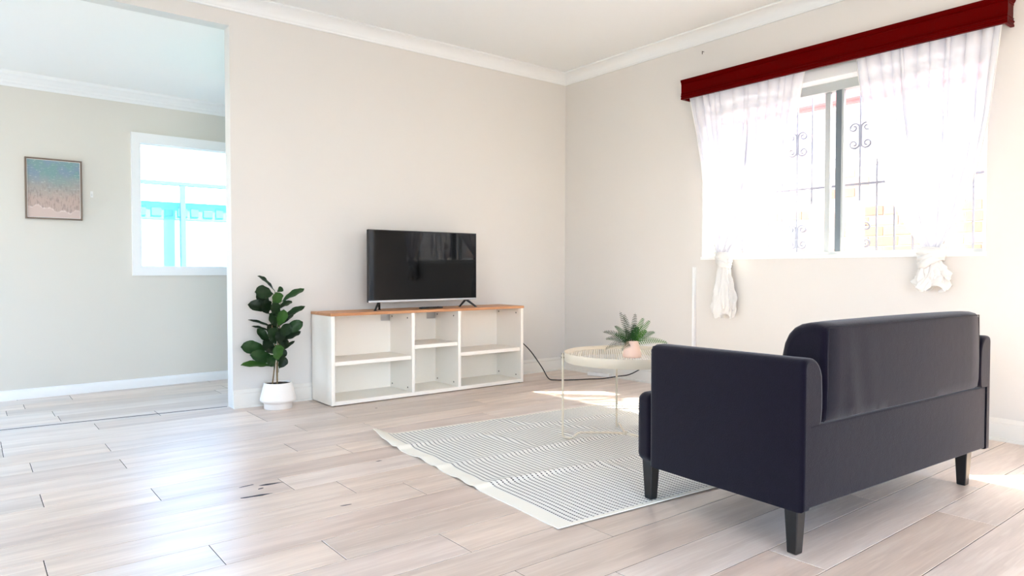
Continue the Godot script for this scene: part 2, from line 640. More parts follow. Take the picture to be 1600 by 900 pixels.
func build_shell() -> void:
	build_floor()
	var H := 2.95
	var b := MB.new()
	b.box(Vector3(-3.252, -0.01, -0.12), Vector3(0.2, 3.1, 0.0))
	b.box(Vector3(-6.4, 2.744, -0.12), Vector3(-3.252, 3.1, 0.0))
	b.box(Vector3(-7.0, -0.01, -0.12), Vector3(-6.4, 3.1, 0.0))
	struct("wall_back", b.done(), M.wall)
	# wall with the window (z 1.655..3.67, y 1.098..2.44) and the glass door beyond the frame (z 4.72..6.61)
	b = MB.new()
	b.box(Vector3(0, -0.01, 0.0), Vector3(0.2, 3.1, 1.655))
	b.box(Vector3(0, -0.01, 1.655), Vector3(0.2, 1.098, 3.67))
	b.box(Vector3(0, 2.44, 1.655), Vector3(0.2, 3.1, 3.67))
	b.box(Vector3(0, -0.01, 3.67), Vector3(0.2, 3.1, 4.65))
	b.box(Vector3(0, 2.1, 4.65), Vector3(0.2, 3.1, 6.61))
	b.box(Vector3(0, -0.01, 6.61), Vector3(0.2, 3.1, 7.4))
	struct("wall_right", b.done(), M.wall)
	# unseen wall behind the camera; its open gap is added for fill light
	b = MB.new()
	b.box(Vector3(-7.0, -0.01, 7.2), Vector3(-5.8, 3.1, 7.4))
	b.box(Vector3(-5.8, 2.3, 7.2), Vector3(-3.0, 3.1, 7.4))
	b.box(Vector3(-5.8, -0.01, 7.2), Vector3(-3.0, 0.1, 7.4))
	b.box(Vector3(-3.0, -0.01, 7.2), Vector3(0.0, 3.1, 7.4))
	struct("wall_front", b.done(), M.wall)
	b = MB.new()  # unseen left wall; its window gap is added for fill from the left
	b.box(Vector3(-7.0, -0.01, 0.0), Vector3(-6.8, 3.1, 3.2))
	b.box(Vector3(-7.0, 2.2, 3.2), Vector3(-6.8, 3.1, 5.8))
	b.box(Vector3(-7.0, -0.01, 3.2), Vector3(-6.8, 0.9, 5.8))
	b.box(Vector3(-7.0, -0.01, 5.8), Vector3(-6.8, 3.1, 7.2))
	struct("wall_left", b.done(), M.wall)
	b = MB.new()
	b.box(Vector3(-7.0, H, -0.12), Vector3(0.2, 3.12, 7.4))
	struct("ceiling", b.done(), M.ceiling)
	# cornices
	b = MB.new()
	b.prism(cove(2.849, 0.101), Vector3(-6.8, 0, 0), Vector3(0, 0, 0), Vector3(0, 0, 1), Vector3.UP)
	struct("trim_1", b.done(), M.ceiling)
	b = MB.new()
	b.prism(cove(2.849, 0.101), Vector3(0, 0, 0), Vector3(0, 0, 7.2), Vector3(-1, 0, 0), Vector3.UP)
	struct("trim_2", b.done(), M.ceiling)
	# skirting boards
	b = MB.new()
	b.prism(skirting(0.132, 0.016), Vector3(-3.252, 0, 0), Vector3(0, 0, 0), Vector3(0, 0, 1), Vector3.UP)
	struct("baseboard_back", b.done(), M.trim)
	b = MB.new()
	b.prism(skirting(0.132, 0.016), Vector3(0, 0, 0), Vector3(0, 0, 4.64), Vector3(-1, 0, 0), Vector3.UP)
	struct("baseboard_right", b.done(), M.trim)
	# batten on the wall under the window
	b = MB.new()
	b.rbox(Vector3(-0.03, 0.132, 1.578), Vector3(0.001, 1.026, 1.6), 0.004)
	struct("trim_3", b.done(), M.gloss_trim)

	# ---- the lean-to room behind the opening: sloping ceiling, far wall with a window
	var w0 := 0.955
	var w1 := 2.165
	var xa := -0.245    # window frame's left edge, in the far wall's own axis
	var xb := 0.93
	b = MB.new()  # the gap near its unseen left end is added to brighten this room
	for r in [[-3.4, -3.1, -0.01, 2.9], [-3.1, -1.6, -0.01, 0.6], [-3.1, -1.6, 2.2, 2.9], [-1.6, xa + 0.05, -0.01, 2.9], [xa + 0.05, xb - 0.05, -0.01, w0 + 0.05], [xa + 0.05, xb - 0.05, w1 - 0.06, 2.9], [xb - 0.05, 2.2, -0.01, 2.9]]:
		wall_piece(b, r[0], r[1], r[2], r[3], -0.15, 0.0)
	struct("wall_far", b.done(), M.wall_far)
	b = MB.new()
	var ca := [Vector2(-0.12, 2.75), Vector2(-1.75, 2.43), Vector2(-1.75, 2.6), Vector2(-0.12, 2.95)]
	b.prism(ca, Vector3(-7.0, 0, 0), Vector3(-1.4, 0, 0), Vector3(0, 0, 1), Vector3.UP)
	struct("ceiling_far", b.done(), M.ceiling_far)
	b = MB.new()
	b.box(Vector3(-1.6, -0.01, -1.75), Vector3(-1.4, 2.9, -0.12))
	struct("wall_far_right", b.done(), M.wall_far)
	b = MB.new()  # unseen end wall; the gap across it is added to light the room
	b.box(Vector3(-7.0, -0.01, -1.9), Vector3(-6.8, 0.5, -0.12))
	b.box(Vector3(-7.0, 2.2, -1.9), Vector3(-6.8, 2.95, -0.12))
	struct("wall_far_left", b.done(), M.wall_far)
	b = MB.new()
	var cf := [Vector2(0, 2.405), Vector2(0.008, 2.405), Vector2(0.01, 2.412), Vector2(0.014, 2.424), Vector2(0.024, 2.432), Vector2(0.026, 2.446), Vector2(0.04, 2.458), Vector2(0.046, 2.47), Vector2(0.068, 2.484), Vector2(0.075, 2.53), Vector2(0, 2.53)]
	var dx := far(1, 0, 0) - far(0, 0, 0)
	var dz := far(0, 0, 1) - far(0, 0, 0)
	b.prism(cf, far(-3.2, 0, 0), far(2.0, 0, 0), dz, Vector3.UP)
	struct("trim_4", b.done(), M.ceiling)
	b = MB.new()
	b.prism([Vector2(0, 0), Vector2(0.02, 0), Vector2(0.02, 0.05), Vector2(0.017, 0.066), Vector2(0.009, 0.076), Vector2(0, 0.078)], far(-3.2, 0, 0), far(2.0, 0, 0), dz, Vector3.UP)
	struct("baseboard_far", b.done(), M.gloss_trim)

func wall_piece(b: MB, xa: float, xb: float, y0: float, y1: float, z0: float, z1: float) -> void:
	var dz := far(0, 0, 1) - far(0, 0, 0)
	b.prism([Vector2(z0, y0), Vector2(z1, y0), Vector2(z1, y1), Vector2(z0, y1)], far(xa, 0, 0), far(xb, 0, 0), dz, Vector3.UP)

func build_windows() -> void:
	# window_1: aluminium slider in the right wall
	var w := struct_node("window_1")
	var b := MB.new()
	# white reveal lining: jambs, sill, head
	b.box(Vector3(-0.004, 1.098, 1.655), Vector3(0.19, 2.44, 1.668))
	b.box(Vector3(-0.004, 1.098, 3.657), Vector3(0.19, 2.44, 3.67))
	b.box(Vector3(-0.014, 1.086, 1.65), Vector3(0.19, 1.11, 3.675))
	b.box(Vector3(-0.004, 2.345, 1.668), Vector3(0.19, 2.44, 3.657))
	part("reveal_lining", b.done(), M.gloss_trim, w)
	b = MB.new()
	b.box(Vector3(0.12, 2.28, 1.668), Vector3(0.185, 2.345, 3.657))
	b.box(Vector3(0.12, 1.11, 1.668), Vector3(0.185, 1.135, 3.657))
	b.box(Vector3(0.14, 1.135, 1.668), Vector3(0.185, 2.28, 1.7))
	b.box(Vector3(0.14, 1.135, 3.625), Vector3(0.185, 2.28, 3.657))
	part("window_frame", b.done(), M.alu, w)
	b = MB.new()
	b.rbox(Vector3(0.13, 1.135, 2.69), Vector3(0.165, 2.28, 2.735), 0.004)
	part("meeting_stile", b.done(), M.alu_dark, w)
	b = MB.new()
	b.rbox(Vector3(0.125, 1.135, 2.735), Vector3(0.15, 2.3, 2.752), 0.003)
	part("meeting_stile", b.done(), M.alu, w)
	b = MB.new()
	b.rbox(Vector3(0.155, 1.135, 2.6), Vector3(0.185, 2.28, 2.64), 0.004)
	part("meeting_stile", b.done(), M.alu, w)
	b = MB.new()
	b.box(Vector3(0.148, 1.135, 2.735), Vector3(0.152, 2.28, 3.625))
	part("pane", b.done(), M.glass, w)
	b = MB.new()
	b.box(Vector3(0.172, 1.135, 1.7), Vector3(0.176, 2.28, 2.69))
	part("pane", b.done(), M.glass, w)
	# window_2: white architrave in the far wall
	w = struct_node("window_2")
	var xa := -0.245
	var xb := 0.93
	b = MB.new()
	for r in [[xa, xa + 0.062, 0.955, 2.165], [xb - 0.062, xb, 0.955, 2.165], [xa + 0.062, xb - 0.062, 0.955, 1.02], [xa + 0.062, xb - 0.062, 2.08, 2.165]]:
		wall_piece(b, r[0], r[1], r[2], r[3], 0.0, 0.028)
	part("architrave", b.done(), M.gloss_trim, w)
	b = MB.new()
	for r in [[xa + 0.05, xa + 0.075, 1.005, 2.105], [xb - 0.075, xb - 0.05, 1.005, 2.105], [xa + 0.075, xb - 0.075, 1.005, 1.035], [xa + 0.075, xb - 0.075, 2.072, 2.105]]:
		wall_piece(b, r[0], r[1], r[2], r[3], -0.15, 0.0)
	part("window_frame", b.done(), M.gloss_trim, w)
	b = MB.new()
	wall_piece(b, xa + 0.075, xb - 0.075, 1.035, 2.072, -0.09, -0.086)
	part("pane", b.done(), M.glass, w)
	# door_1: glass door in the right wall, beyond the right edge of the photograph
	w = struct_node("door_1")
	b = MB.new()
	for z in [4.65, 5.6, 6.55]:
		b.box(Vector3(0.08, 0.0, z), Vector3(0.13, 2.1, z + 0.06))
	b.box(Vector3(0.08, 2.04, 4.65), Vector3(0.13, 2.1, 6.61))
	b.box(Vector3(0.08, 0.0, 4.65), Vector3(0.13, 0.05, 6.61))
	part("door_frame", b.done(), M.alu, w)
	b = MB.new()
	b.box(Vector3(0.1, 0.05, 4.71), Vector3(0.104, 2.04, 5.6))
	part("pane", b.done(), M.glass, w)
	b = MB.new()
	b.box(Vector3(0.1, 0.05, 5.66), Vector3(0.104, 2.04, 6.55))
	part("pane", b.done(), M.glass, w)

# ---------------------------------------------------------------- outside
func scroll(b: MB, x: float, y: float, z: float, s: float, dirz: float) -> void:
	# a C scroll: two spirals joined by a bar
	var pts := []
	for i in 22:
		var g := float(i) / 21.0
		var ang := lerpf(PI * 2.6, 0.0, g)
		var r := lerpf(0.25, 1.0, g)
		pts.append(Vector3(x, y + s * (0.52 + 0.32 * r * sin(ang + 0.1)), z + dirz * s * (0.34 - 0.34 * r * cos(ang))))
	for i in 22:
		var g := 1.0 - float(i) / 21.0
		var ang := lerpf(PI * 2.6, 0.0, g)
		var r := lerpf(0.25, 1.0, g)
		pts.append(Vector3(x, y - s * (0.52 + 0.32 * r * sin(ang + 0.1)), z + dirz * s * (0.34 - 0.34 * r * cos(ang))))
	b.tube(pts, 0.007, 6)

func build_outside() -> void:
	var b := MB.new()
	b.box(Vector3(-16, -0.5, -14), Vector3(14, -0.26, 18))
	struct("ground", b.done(), M.concrete)
	# security grille outside window_1
	var g := thing("security_grille", "grey wrought iron security grille with scrolls outside the right window", "window grille", Vector3(0.36, 1.1, 2.66))
	for k in range(-8, 9):
		var z := 0.121 * k - 0.021
		b = MB.new()
		b.rbox(Vector3(-0.006, -0.02, z - 0.006), Vector3(0.006, 1.36, z + 0.006), 0.002)
		part("bar", b.done(), M.iron, g)
	for y in [-0.01, 0.52, 1.34]:
		b = MB.new()
		b.box(Vector3(-0.008, y, -1.0), Vector3(0.004, y + 0.016, 1.0))
		part("rail", b.done(), M.iron, g)
	for q in [[0.88, 0.1], [0.88, -0.384], [0.16, -0.384], [0.16, 0.1], [0.88, 0.584], [0.16, 0.584]]:
		for s in [-1.0, 1.0]:
			b = MB.new()
			scroll(b, 0.0, q[0], q[1] + s * 0.008, 0.113, s)
			part("scroll", b.done(), M.iron, g)
	# stand-off brackets that hold it to the wall
	for z in [-0.99, 0.99]:
		for y in [-0.01, 1.34]:
			b = MB.new()
			b.box(Vector3(-0.162, y, z - 0.01), Vector3(0.0, y + 0.016, z + 0.01))
			part("bracket", b.done(), M.iron, g)
	# neighbour's brick wall across the side passage
	var br := thing("brick_wall", "brick wall with upper bricks coloured pale for glare and bare orange bricks low down, seen through the right window", "brick wall", Vector3(1.3, -0.26, 0))
	b = MB.new()
	b.box(Vector3(0.0, 0, -5.0), Vector3(0.25, 2.72, 9.0))
	part("mortar", b.done(), M.mortar, br)
	var shapes := []
	for i in 3:
		b = MB.new()
		b.rbox(Vector3(-0.014 - 0.002 * i, 0.0, 0.0), Vector3(0.01, 0.076, 0.23), 0.005)
		shapes.append(b.done())
	for r in range(15, 31):
		for c in range(0, 18):
			var unwhitened: bool = r < 21 and (c > 8 or rng.randf() < 0.25) or rng.randf() < 0.06  # the other bricks take the colours whitened for glare
			var o := part("brick", shapes[rng.randi() % 3], M.brick[rng.randi() % 5] if unwhitened else M.brick_glare[rng.randi() % 3], br)
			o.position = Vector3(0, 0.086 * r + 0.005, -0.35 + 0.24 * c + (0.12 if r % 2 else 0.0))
	var gt := thing("roof_gutter", "red roof gutter along the top of the neighbouring brick wall", "gutter", Vector3(1.2, 2.46, 0))
	b = MB.new()
	b.prism([Vector2(-0.06, 0), Vector2(0.05, 0), Vector2(0.05, 0.14), Vector2(0.04, 0.14), Vector2(0.04, 0.012), Vector2(-0.05, 0.012), Vector2(-0.055, 0.13), Vector2(-0.072, 0.13), Vector2(-0.075, 0.12)], Vector3(0, 0, -5), Vector3(0, 0, 9), Vector3.RIGHT, Vector3.UP)
	part("channel", b.done(), M.gutter, gt)
	b = MB.new()
	b.box(Vector3(0.05, -0.02, -5), Vector3(0.35, 0.15, 9))
	part("fascia", b.done(), M.gutter, gt)
	# garden side, seen through window_2
	var fe := thing("garden_fence", "aqua painted garden fence with a darker panelled top band behind the far window", "fence", Vector3(-3.5, -0.26, -3.6))
	b = MB.new()
	b.box(Vector3(-3.0, 0.0, -0.03), Vector3(3.0, 1.85, 0.0))
	part("lower_sheet", b.done(), M.aqua_pale, fe)
	b = MB.new()
	b.box(Vector3(-3.0, 1.85, -0.04), Vector3(3.0, 2.05, 0.004))
	part("top_band", b.done(), M.aqua, fe)
	for k in 24:
		b = MB.new()
		var x := -1.4 + 0.14 * k
		b.rbox(Vector3(x, 1.885, 0.004), Vector3(x + 0.085 + 0.02 * (k % 2), 2.005 - 0.02 * (k % 3), 0.014), 0.004)
		part("panel", b.done(), M.aqua_deep, fe)
	var pg := thing("pergola_frame", "slim blue grey post and beam standing outside the far window", "pergola", Vector3(-2.77, -0.26, -3.5))
	b = MB.new()
	b.rbox(Vector3(-0.028, 0, -0.028), Vector3(0.028, 2.23, 0.028), 0.004)
	part("post", b.done(), M.post_blue, pg)
	b = MB.new()
	b.rbox(Vector3(-3.0, 2.23, -0.03), Vector3(2.0, 2.275, 0.03), 0.004)
	part("beam", b.done(), M.post_blue, pg)
	b = MB.new()
	b.rbox(Vector3(-3.0, 0, -0.028), Vector3(-2.944, 2.23, 0.028), 0.004)
	part("post", b.done(), M.post_blue, pg)

# ---------------------------------------------------------------- sofa
func arm_profile(mirror: float) -> Array:
	var p := [Vector2(0, 0.165), Vector2(0.034, 0.165), Vector2(0.034, 0.462), Vector2(0.104, 0.464), Vector2(0.113, 0.475), Vector2(0.119, 0.52), Vector2(0.119, 0.57)]
	for i in 6:
		var g := PI / 2 * (i + 1) / 6.0
		p.append(Vector2(0.045 + 0.072 * cos(g), 0.605 + 0.085 * sin(g)))
	p.append_array([Vector2(0.018, 0.689), Vector2(0.005, 0.682), Vector2(0, 0.668)])
	var out := []
	for q in p:
		out.append(Vector2(q.x * mirror, q.y))
	return out

func arm_mesh(mirror: float) -> ArrayMesh:
	var b := MB.new()
	var prof := arm_profile(mirror)
	var m := prof.size()
	var cen := Vector2(0.05 * mirror, 0.43)
	# stations along z: position, inset, top limit
	var st := []
	for i in 5:
		var g := PI / 2 * i / 4.0
		st.append([-0.712 + 0.012 * (1 - cos(PI / 2 - g)) * 0 + 0.03 * (1 - sin(g)) * 0 + 0.035 * (1.0 - cos(g)), 0.008 * (1 - sin(g)), 0.055 + 0.64 - 0.035 * (1 - sin(g))])
	st = [[-0.712, 0.012, 0.655], [-0.709, 0.005, 0.668], [-0.702, 0.001, 0.679], [-0.69, 0.0, 0.687], [-0.67, 0.0, 0.7], [-0.4, 0.0, 0.7], [-0.02, 0.0, 0.7], [-0.008, 0.002, 0.7], [-0.002, 0.006, 0.69], [0.0, 0.013, 0.68]]
	var rows := []
	for s in st:
		var row := []
		for q in prof:
			var d: Vector2 = q - cen
			var p: Vector2 = cen + Vector2(d.x * (1.0 - s[1] / 0.06), d.y * (1.0 - s[1] / 0.26))
			row.append(Vector3(p.x, minf(p.y, s[2]) + (0.008 * (s[0] + 0.7) / 0.7 if p.y > 0.6 else 0.0), s[0]))
		rows.append(row)
	# smooth normals from neighbours along the profile, creased at sharp corners
	for j in rows.size() - 1:
		for i in m:
			var i2 := (i + 1) % m
			var quad_n := func(ii: int, jj: int) -> Vector3:
				ii = posmod(ii, m)
				jj = clampi(jj, 0, rows.size() - 2)
				var a: Vector3 = rows[jj][ii]
				var d1: Vector3 = rows[jj][(ii + 1) % m] - a
				var d2: Vector3 = rows[jj + 1][ii] - a
				return d1.cross(d2).normalized() * mirror
			var n0: Vector3 = quad_n.call(i, j)
			var pick := func(di: int, dj: int) -> Vector3:
				var s: Vector3 = n0
				for e in [[di, 0], [0, dj], [di, dj]]:
					var o: Vector3 = quad_n.call(i + e[0], j + e[1])
					if o.dot(n0) > 0.55:
						s += o
				return s.normalized()
			b.quad(b.vt(rows[j][i], pick.call(-1, -1)), b.vt(rows[j][i2], pick.call(1, -1)), b.vt(rows[j + 1][i2], pick.call(1, 1)), b.vt(rows[j + 1][i], pick.call(-1, 1)))
	var tri2 := Geometry2D.triangulate_polygon(PackedVector2Array(prof))
	for e in [0, rows.size() - 1]:
		var first := b.v.size()
		for p in rows[e]:
			b.vt(p, Vector3(0, 0, -1 if e == 0 else 1))
		for i in range(0, tri2.size(), 3):
			b.tri(first + tri2[i], first + tri2[i + 1], first + tri2[i + 2])
	return b.done()

func build_sofa() -> void:
	var W := 1.515
	var s := thing("sofa", "charcoal fabric two-seat sofa with its back to the viewer", "sofa", Vector3(-2.523, 0, 3.93), deg_to_rad(-3.2))
	var o := part("arm", arm_mesh(1.0), M.sofa, s)
	o = part("arm", arm_mesh(-1.0), M.sofa, s)
	o.position.x = W
	# seat cushion block: full width in front of the arms, narrower between them
	var b := MB.new()
	b.rbox(Vector3(0.012, 0.168, -0.812), Vector3(W - 0.012, 0.472, -0.705), 0.04, 4)
	b.rbox(Vector3(0.122, 0.25, -0.74), Vector3(W - 0.122, 0.472, -0.14), 0.03, 3)
	part("seat", b.done(), M.sofa, s)
	b = MB.new()
	b.box(Vector3(0.03, 0.18, -0.72), Vector3(W - 0.03, 0.27, -0.02))
	part("base_frame", b.done(), M.piping, s)
	# lower back panel
	b = MB.new()
	b.rbox(Vector3(0.036, 0.172, -0.05), Vector3(W - 0.036, 0.46, -0.007), 0.007, 2)
	part("back_panel", b.done(), M.sofa, s)
	# back cushion: side profile (z, y) swept along x, rounded at its ends
	var prof := [Vector2(-0.012, 0.464), Vector2(-0.002, 0.474), Vector2(0.002, 0.51), Vector2(0.004, 0.6), Vector2(0.003, 0.7), Vector2(0.0, 0.785), Vector2(-0.004, 0.797), Vector2(-0.014, 0.805), Vector2(-0.04, 0.812), Vector2(-0.07, 0.812), Vector2(-0.1, 0.805), Vector2(-0.128, 0.79), Vector2(-0.15, 0.767), Vector2(-0.166, 0.735), Vector2(-0.178, 0.685), Vector2(-0.19, 0.6), Vector2(-0.2, 0.5), Vector2(-0.2, 0.462)]
	b = MB.new()
	var m := prof.size()
	var x0 := 0.124
	var x1 := 1.388
	var cen := Vector2(-0.09, 0.63)
	var st := [[x0, 0.03], [x0 + 0.002, 0.016], [x0 + 0.008, 0.006], [x0 + 0.018, 0.0], [x0 + 0.1, -0.006]]
	for i in 60:
		st.append([lerpf(x0 + 0.15, x1 - 0.15, i / 59.0), -0.008 - 0.006 * sin(PI * i / 59.0)])
	st.append_array([[x1 - 0.1, -0.006], [x1 - 0.018, 0.0], [x1 - 0.008, 0.006], [x1 - 0.002, 0.016], [x1, 0.03]])
	var rows := []
	for q in st:
		var row := []
		for i in m:
			var p: Vector2 = prof[i]
			var d := p - cen
			var sc: float = 1.0 - q[1] * 1.1 / maxf(d.length(), 0.1)
			if q[1] < 0:
				sc = 1.0 - q[1] / 0.25 * 0.5
			var e := cen + d * sc
			if i == 0 or i == m - 1:
				e.y = p.y
			var wr := 0.0
			if i > 0 and i < 5:
				wr = 0.004 * sin(q[0] * 41.0 + i * 0.9) * pow(maxf(0.0, sin(q[0] * 5.0 + 0.4)), 2.0) * (1.3 - 0.25 * i)
			row.append(Vector3(q[0], e.y, e.x + wr))
		rows.append(row)
	for j in rows.size() - 1:
		for i in m - 1:
			var qn := func(ii: int, jj: int) -> Vector3:
				ii = clampi(ii, 0, m - 2)
				jj = clampi(jj, 0, rows.size() - 2)
				var a: Vector3 = rows[jj][ii]
				return -(rows[jj][ii + 1] - a).cross(rows[jj + 1][ii] - a).normalized()
			var n0: Vector3 = qn.call(i, j)
			var pick := func(di: int, dj: int) -> Vector3:
				var sm: Vector3 = n0
				for e in [[di, 0], [0, dj], [di, dj]]:
					var oo: Vector3 = qn.call(i + e[0], j + e[1])
					if oo.dot(n0) > 0.6:
						sm += oo
				return sm.normalized()
			b.quad(b.vt(rows[j][i], pick.call(-1, -1)), b.vt(rows[j][i + 1], pick.call(1, -1)), b.vt(rows[j + 1][i + 1], pick.call(1, 1)), b.vt(rows[j + 1][i], pick.call(-1, 1)))
	var tri2 := Geometry2D.triangulate_polygon(PackedVector2Array(prof))
	for e in [0, rows.size() - 1]:
		var first := b.v.size()
		for p in rows[e]:
			b.vt(p, Vector3(-1 if e == 0 else 1, 0, 0))
		for i in range(0, tri2.size(), 3):
			b.tri(first + tri2[i], first + tri2[i + 1], first + tri2[i + 2])
	var bc := part("back_cushion", b.done(), M.sofa, s)
	# seam along the rear top edge and down both rear corners
	b = MB.new()
	var path := []
	for i in [0, 1, 2, 3, 4]:
		path.append(Vector3(x0 + 0.014, prof[i].y, prof[i].x - 0.001))
	for i in range(0, 11):
		path.append(Vector3(lerpf(x0 + 0.02, x1 - 0.02, i / 10.0), 0.798, 0.002))
	for i in [4, 3, 2, 1, 0]:
		path.append(Vector3(x1 - 0.014, prof[i].y, prof[i].x - 0.001))
	b.tube(path, 0.0022, 5)
	part("piping", b.done(), M.piping, bc)
	# four tapered legs
	for q in [Vector2(0.05, -0.063), Vector2(1.405, -0.068), Vector2(0.05, -0.75), Vector2(1.42, -0.75)]:
		b = MB.new()
		var taper := func(p: Vector3) -> Vector3:
			var k := lerpf(0.019, 0.028, clampf(p.y / 0.18, 0, 1)) / 0.028
			return Vector3(p.x * k, p.y, p.z * k)
		b.rbox(Vector3(-0.028, 0.0 if q.y > -0.5 else 0.009, -0.028), Vector3(0.028, 0.18, 0.028), 0.006, 2, Basis(), 0, taper)   # the front legs stand on the rug
		o = part("leg", b.done(), M.leg, s)
		o.position = Vector3(q.x, 0, q.y)

# ---------------------------------------------------------------- TV unit and television
func build_unit() -> void:
	var u := thing("tv_stand", "long white open-shelf tv stand with an oak coloured top", "tv stand", Vector3(-2.671, 0, 0.03))
	var W := 1.806
	var D := 0.362
	var b := MB.new()
	b.rbox(Vector3(-0.006, 0.664, -0.004), Vector3(W + 0.006, 0.685, D + 0.004), 0.002)
	part("top", b.done(), M.oak, u)
	for x in [0.0, W - 0.028]:
		b = MB.new()
		b.rbox(Vector3(x, 0.006, 0.0), Vector3(x + 0.028, 0.664, D), 0.0025)
		part("side_panel", b.done(), M.unit, u)
	for x in [0.672, 1.111]:
		b = MB.new()
		b.rbox(Vector3(x, 0.036, 0.004), Vector3(x + 0.028, 0.664, D - 0.002), 0.0025)
		part("divider", b.done(), M.unit, u)
	b = MB.new()
	b.rbox(Vector3(0.028, 0.006, 0.0), Vector3(W - 0.028, 0.036, D), 0.0025)
	part("bottom_board", b.done(), M.unit, u)
	for q in [[0.028, 0.672, 0.296], [0.7, 1.111, 0.376], [1.139, W - 0.028, 0.286]]:
		b = MB.new()
		b.rbox(Vector3(q[0], q[2], 0.006), Vector3(q[1], q[2] + 0.03, D - 0.012), 0.002)
		part("shelf", b.done(), M.unit, u)
	# back with a cable cut-out at the top right of the left and the middle bay
	b = MB.new()
	b.box(Vector3(0.028, 0.036, 0.0), Vector3(W - 0.028, 0.585, 0.006))
	b.box(Vector3(0.028, 0.585, 0.0), Vector3(0.585, 0.664, 0.006))
	b.box(Vector3(0.672, 0.585, 0.0), Vector3(1.022, 0.664, 0.006))
	b.box(Vector3(1.111, 0.585, 0.0), Vector3(W - 0.028, 0.664, 0.006))
	part("back_board", b.done(), M.unit, u)
	for x in [0.672, 1.111, W - 0.028]:
		for y in [0.067, 0.622]:
			for z in [0.038, 0.292]:
				b = MB.new()
				b.tube([Vector3(x - 0.0015, y, z), Vector3(x + 0.003, y, z)], 0.0065, 10)
				part("cam_screw", b.done(), M.screw, u)
	for q in [Vector2(0.03, 0.03), Vector2(W - 0.03, 0.03), Vector2(0.03, D - 0.03), Vector2(W - 0.03, D - 0.03)]:
		b = MB.new()
		b.tube([Vector3(q.x, 0, q.y), Vector3(q.x, 0.006, q.y)], 0.012, 12)
		part("foot_pad", b.done(), M.black, u)

func build_tv() -> void:
	var t := thing("television", "black flat screen television on two splayed feet on the tv stand", "television", Vector3(-1.784, 0.685, 0.24))
	var hw := 0.513
	var b := MB.new()
	b.rbox(Vector3(-hw, 0.062, -0.028), Vector3(hw, 0.634, -0.002), 0.004, 2)
	b.rbox(Vector3(-hw + 0.12, 0.09, -0.062), Vector3(hw - 0.12, 0.42, -0.02), 0.015, 2)
	part("casing", b.done(), M.black, t)
	b = MB.new()
	b.box(Vector3(-hw + 0.006, 0.08, -0.004), Vector3(hw - 0.006, 0.628, 0.0))
	part("screen", b.done(), M.screen, t)
	b = MB.new()
	b.rbox(Vector3(-hw, 0.062, -0.006), Vector3(hw, 0.078, 0.003), 0.002)
	part("lower_bezel", b.done(), M.silver, t)
	b = MB.new()
	b.box(Vector3(-hw, 0.628, -0.004), Vector3(hw, 0.634, 0.002))
	b.box(Vector3(-hw, 0.078, -0.004), Vector3(-hw + 0.006, 0.628, 0.002))
	b.box(Vector3(hw - 0.006, 0.078, -0.004), Vector3(hw, 0.628, 0.002))
	part("bezel", b.done(), M.black, t)
	for s in [-1.0, 1.0]:
		b = MB.new()
		var top := Vector3(s * 0.415, 0.066, -0.016)
		for e in [Vector3(s * 0.478, 0.005, 0.042), Vector3(s * 0.385, 0.005, -0.065)]:
			b.tube([top, top.lerp(e, 0.85), e], [0.011, 0.008, 0.007], 8)
			b.rbox(e + Vector3(-0.009, -0.005, -0.009), e + Vector3(0.009, 0.002, 0.009), 0.002)
		part("foot", b.done(), M.black, t)
	var r := thing("remote_control", "black remote control lying on the tv stand under the television", "remote control", Vector3(-1.745, 0.685, 0.27), deg_to_rad(3))
	b = MB.new()
	b.rbox(Vector3(-0.11, 0.0, -0.022), Vector3(0.105, 0.014, 0.022), 0.006, 2)
	part("handset", b.done(), M.black, r)
	for i in 8:
		for j in 3:
			b = MB.new()
			b.tube([Vector3(-0.085 + i * 0.022, 0.013, -0.011 + j * 0.011), Vector3(-0.085 + i * 0.022, 0.0162, -0.011 + j * 0.011)], 0.0032, 8)
			part("button", b.done(), M.chip, r)

# ---------------------------------------------------------------- rug
func rug_y(u: float, w: float) -> float:   # u across the stripes 0..2.1, w along them 0..1.8
	var y := 0.0
	for k in [[0.34, 0.011], [0.78, 0.013], [1.2, 0.012]]:
		var d: float = w - k[0] - 0.02 * sin(u * 2.3 + k[0] * 9.0)
		y += 1.2 * k[1] * exp(-d * d / (0.0016 if d < 0 else 0.0007)) * (0.75 + 0.25 * sin(u * 5.0 + k[0] * 5.0))
	# loose wrinkles
	for q in [[0.62, 0.5, 0.35, 0.012], [1.0, 0.62, -0.2, 0.010], [0.95, 0.22, 0.5, 0.010], [0.75, 1.25, 0.4, 0.008], [1.15, 0.45, 0.7, 0.010]]:
		var du: float = u - q[0]
		var dw: float = w - q[1]
		var across: float = du - q[2] * dw
		y += q[3] * exp(-across * across / 0.0009 - dw * dw / 0.03)
	# scalloped far-left edge and the curled corner
	y += 0.046 * exp(-u * u / 0.006 - w * w / 0.028)
	y += 0.005 * exp(-(1.8 - w) * (1.8 - w) / 0.004)
	for k in [0.16, 0.55, 0.98]:
		y += 0.012 * exp(-u * u / 0.008 - (w - k - 0.06) * (w - k - 0.06) / 0.004)
	return y + 0.0

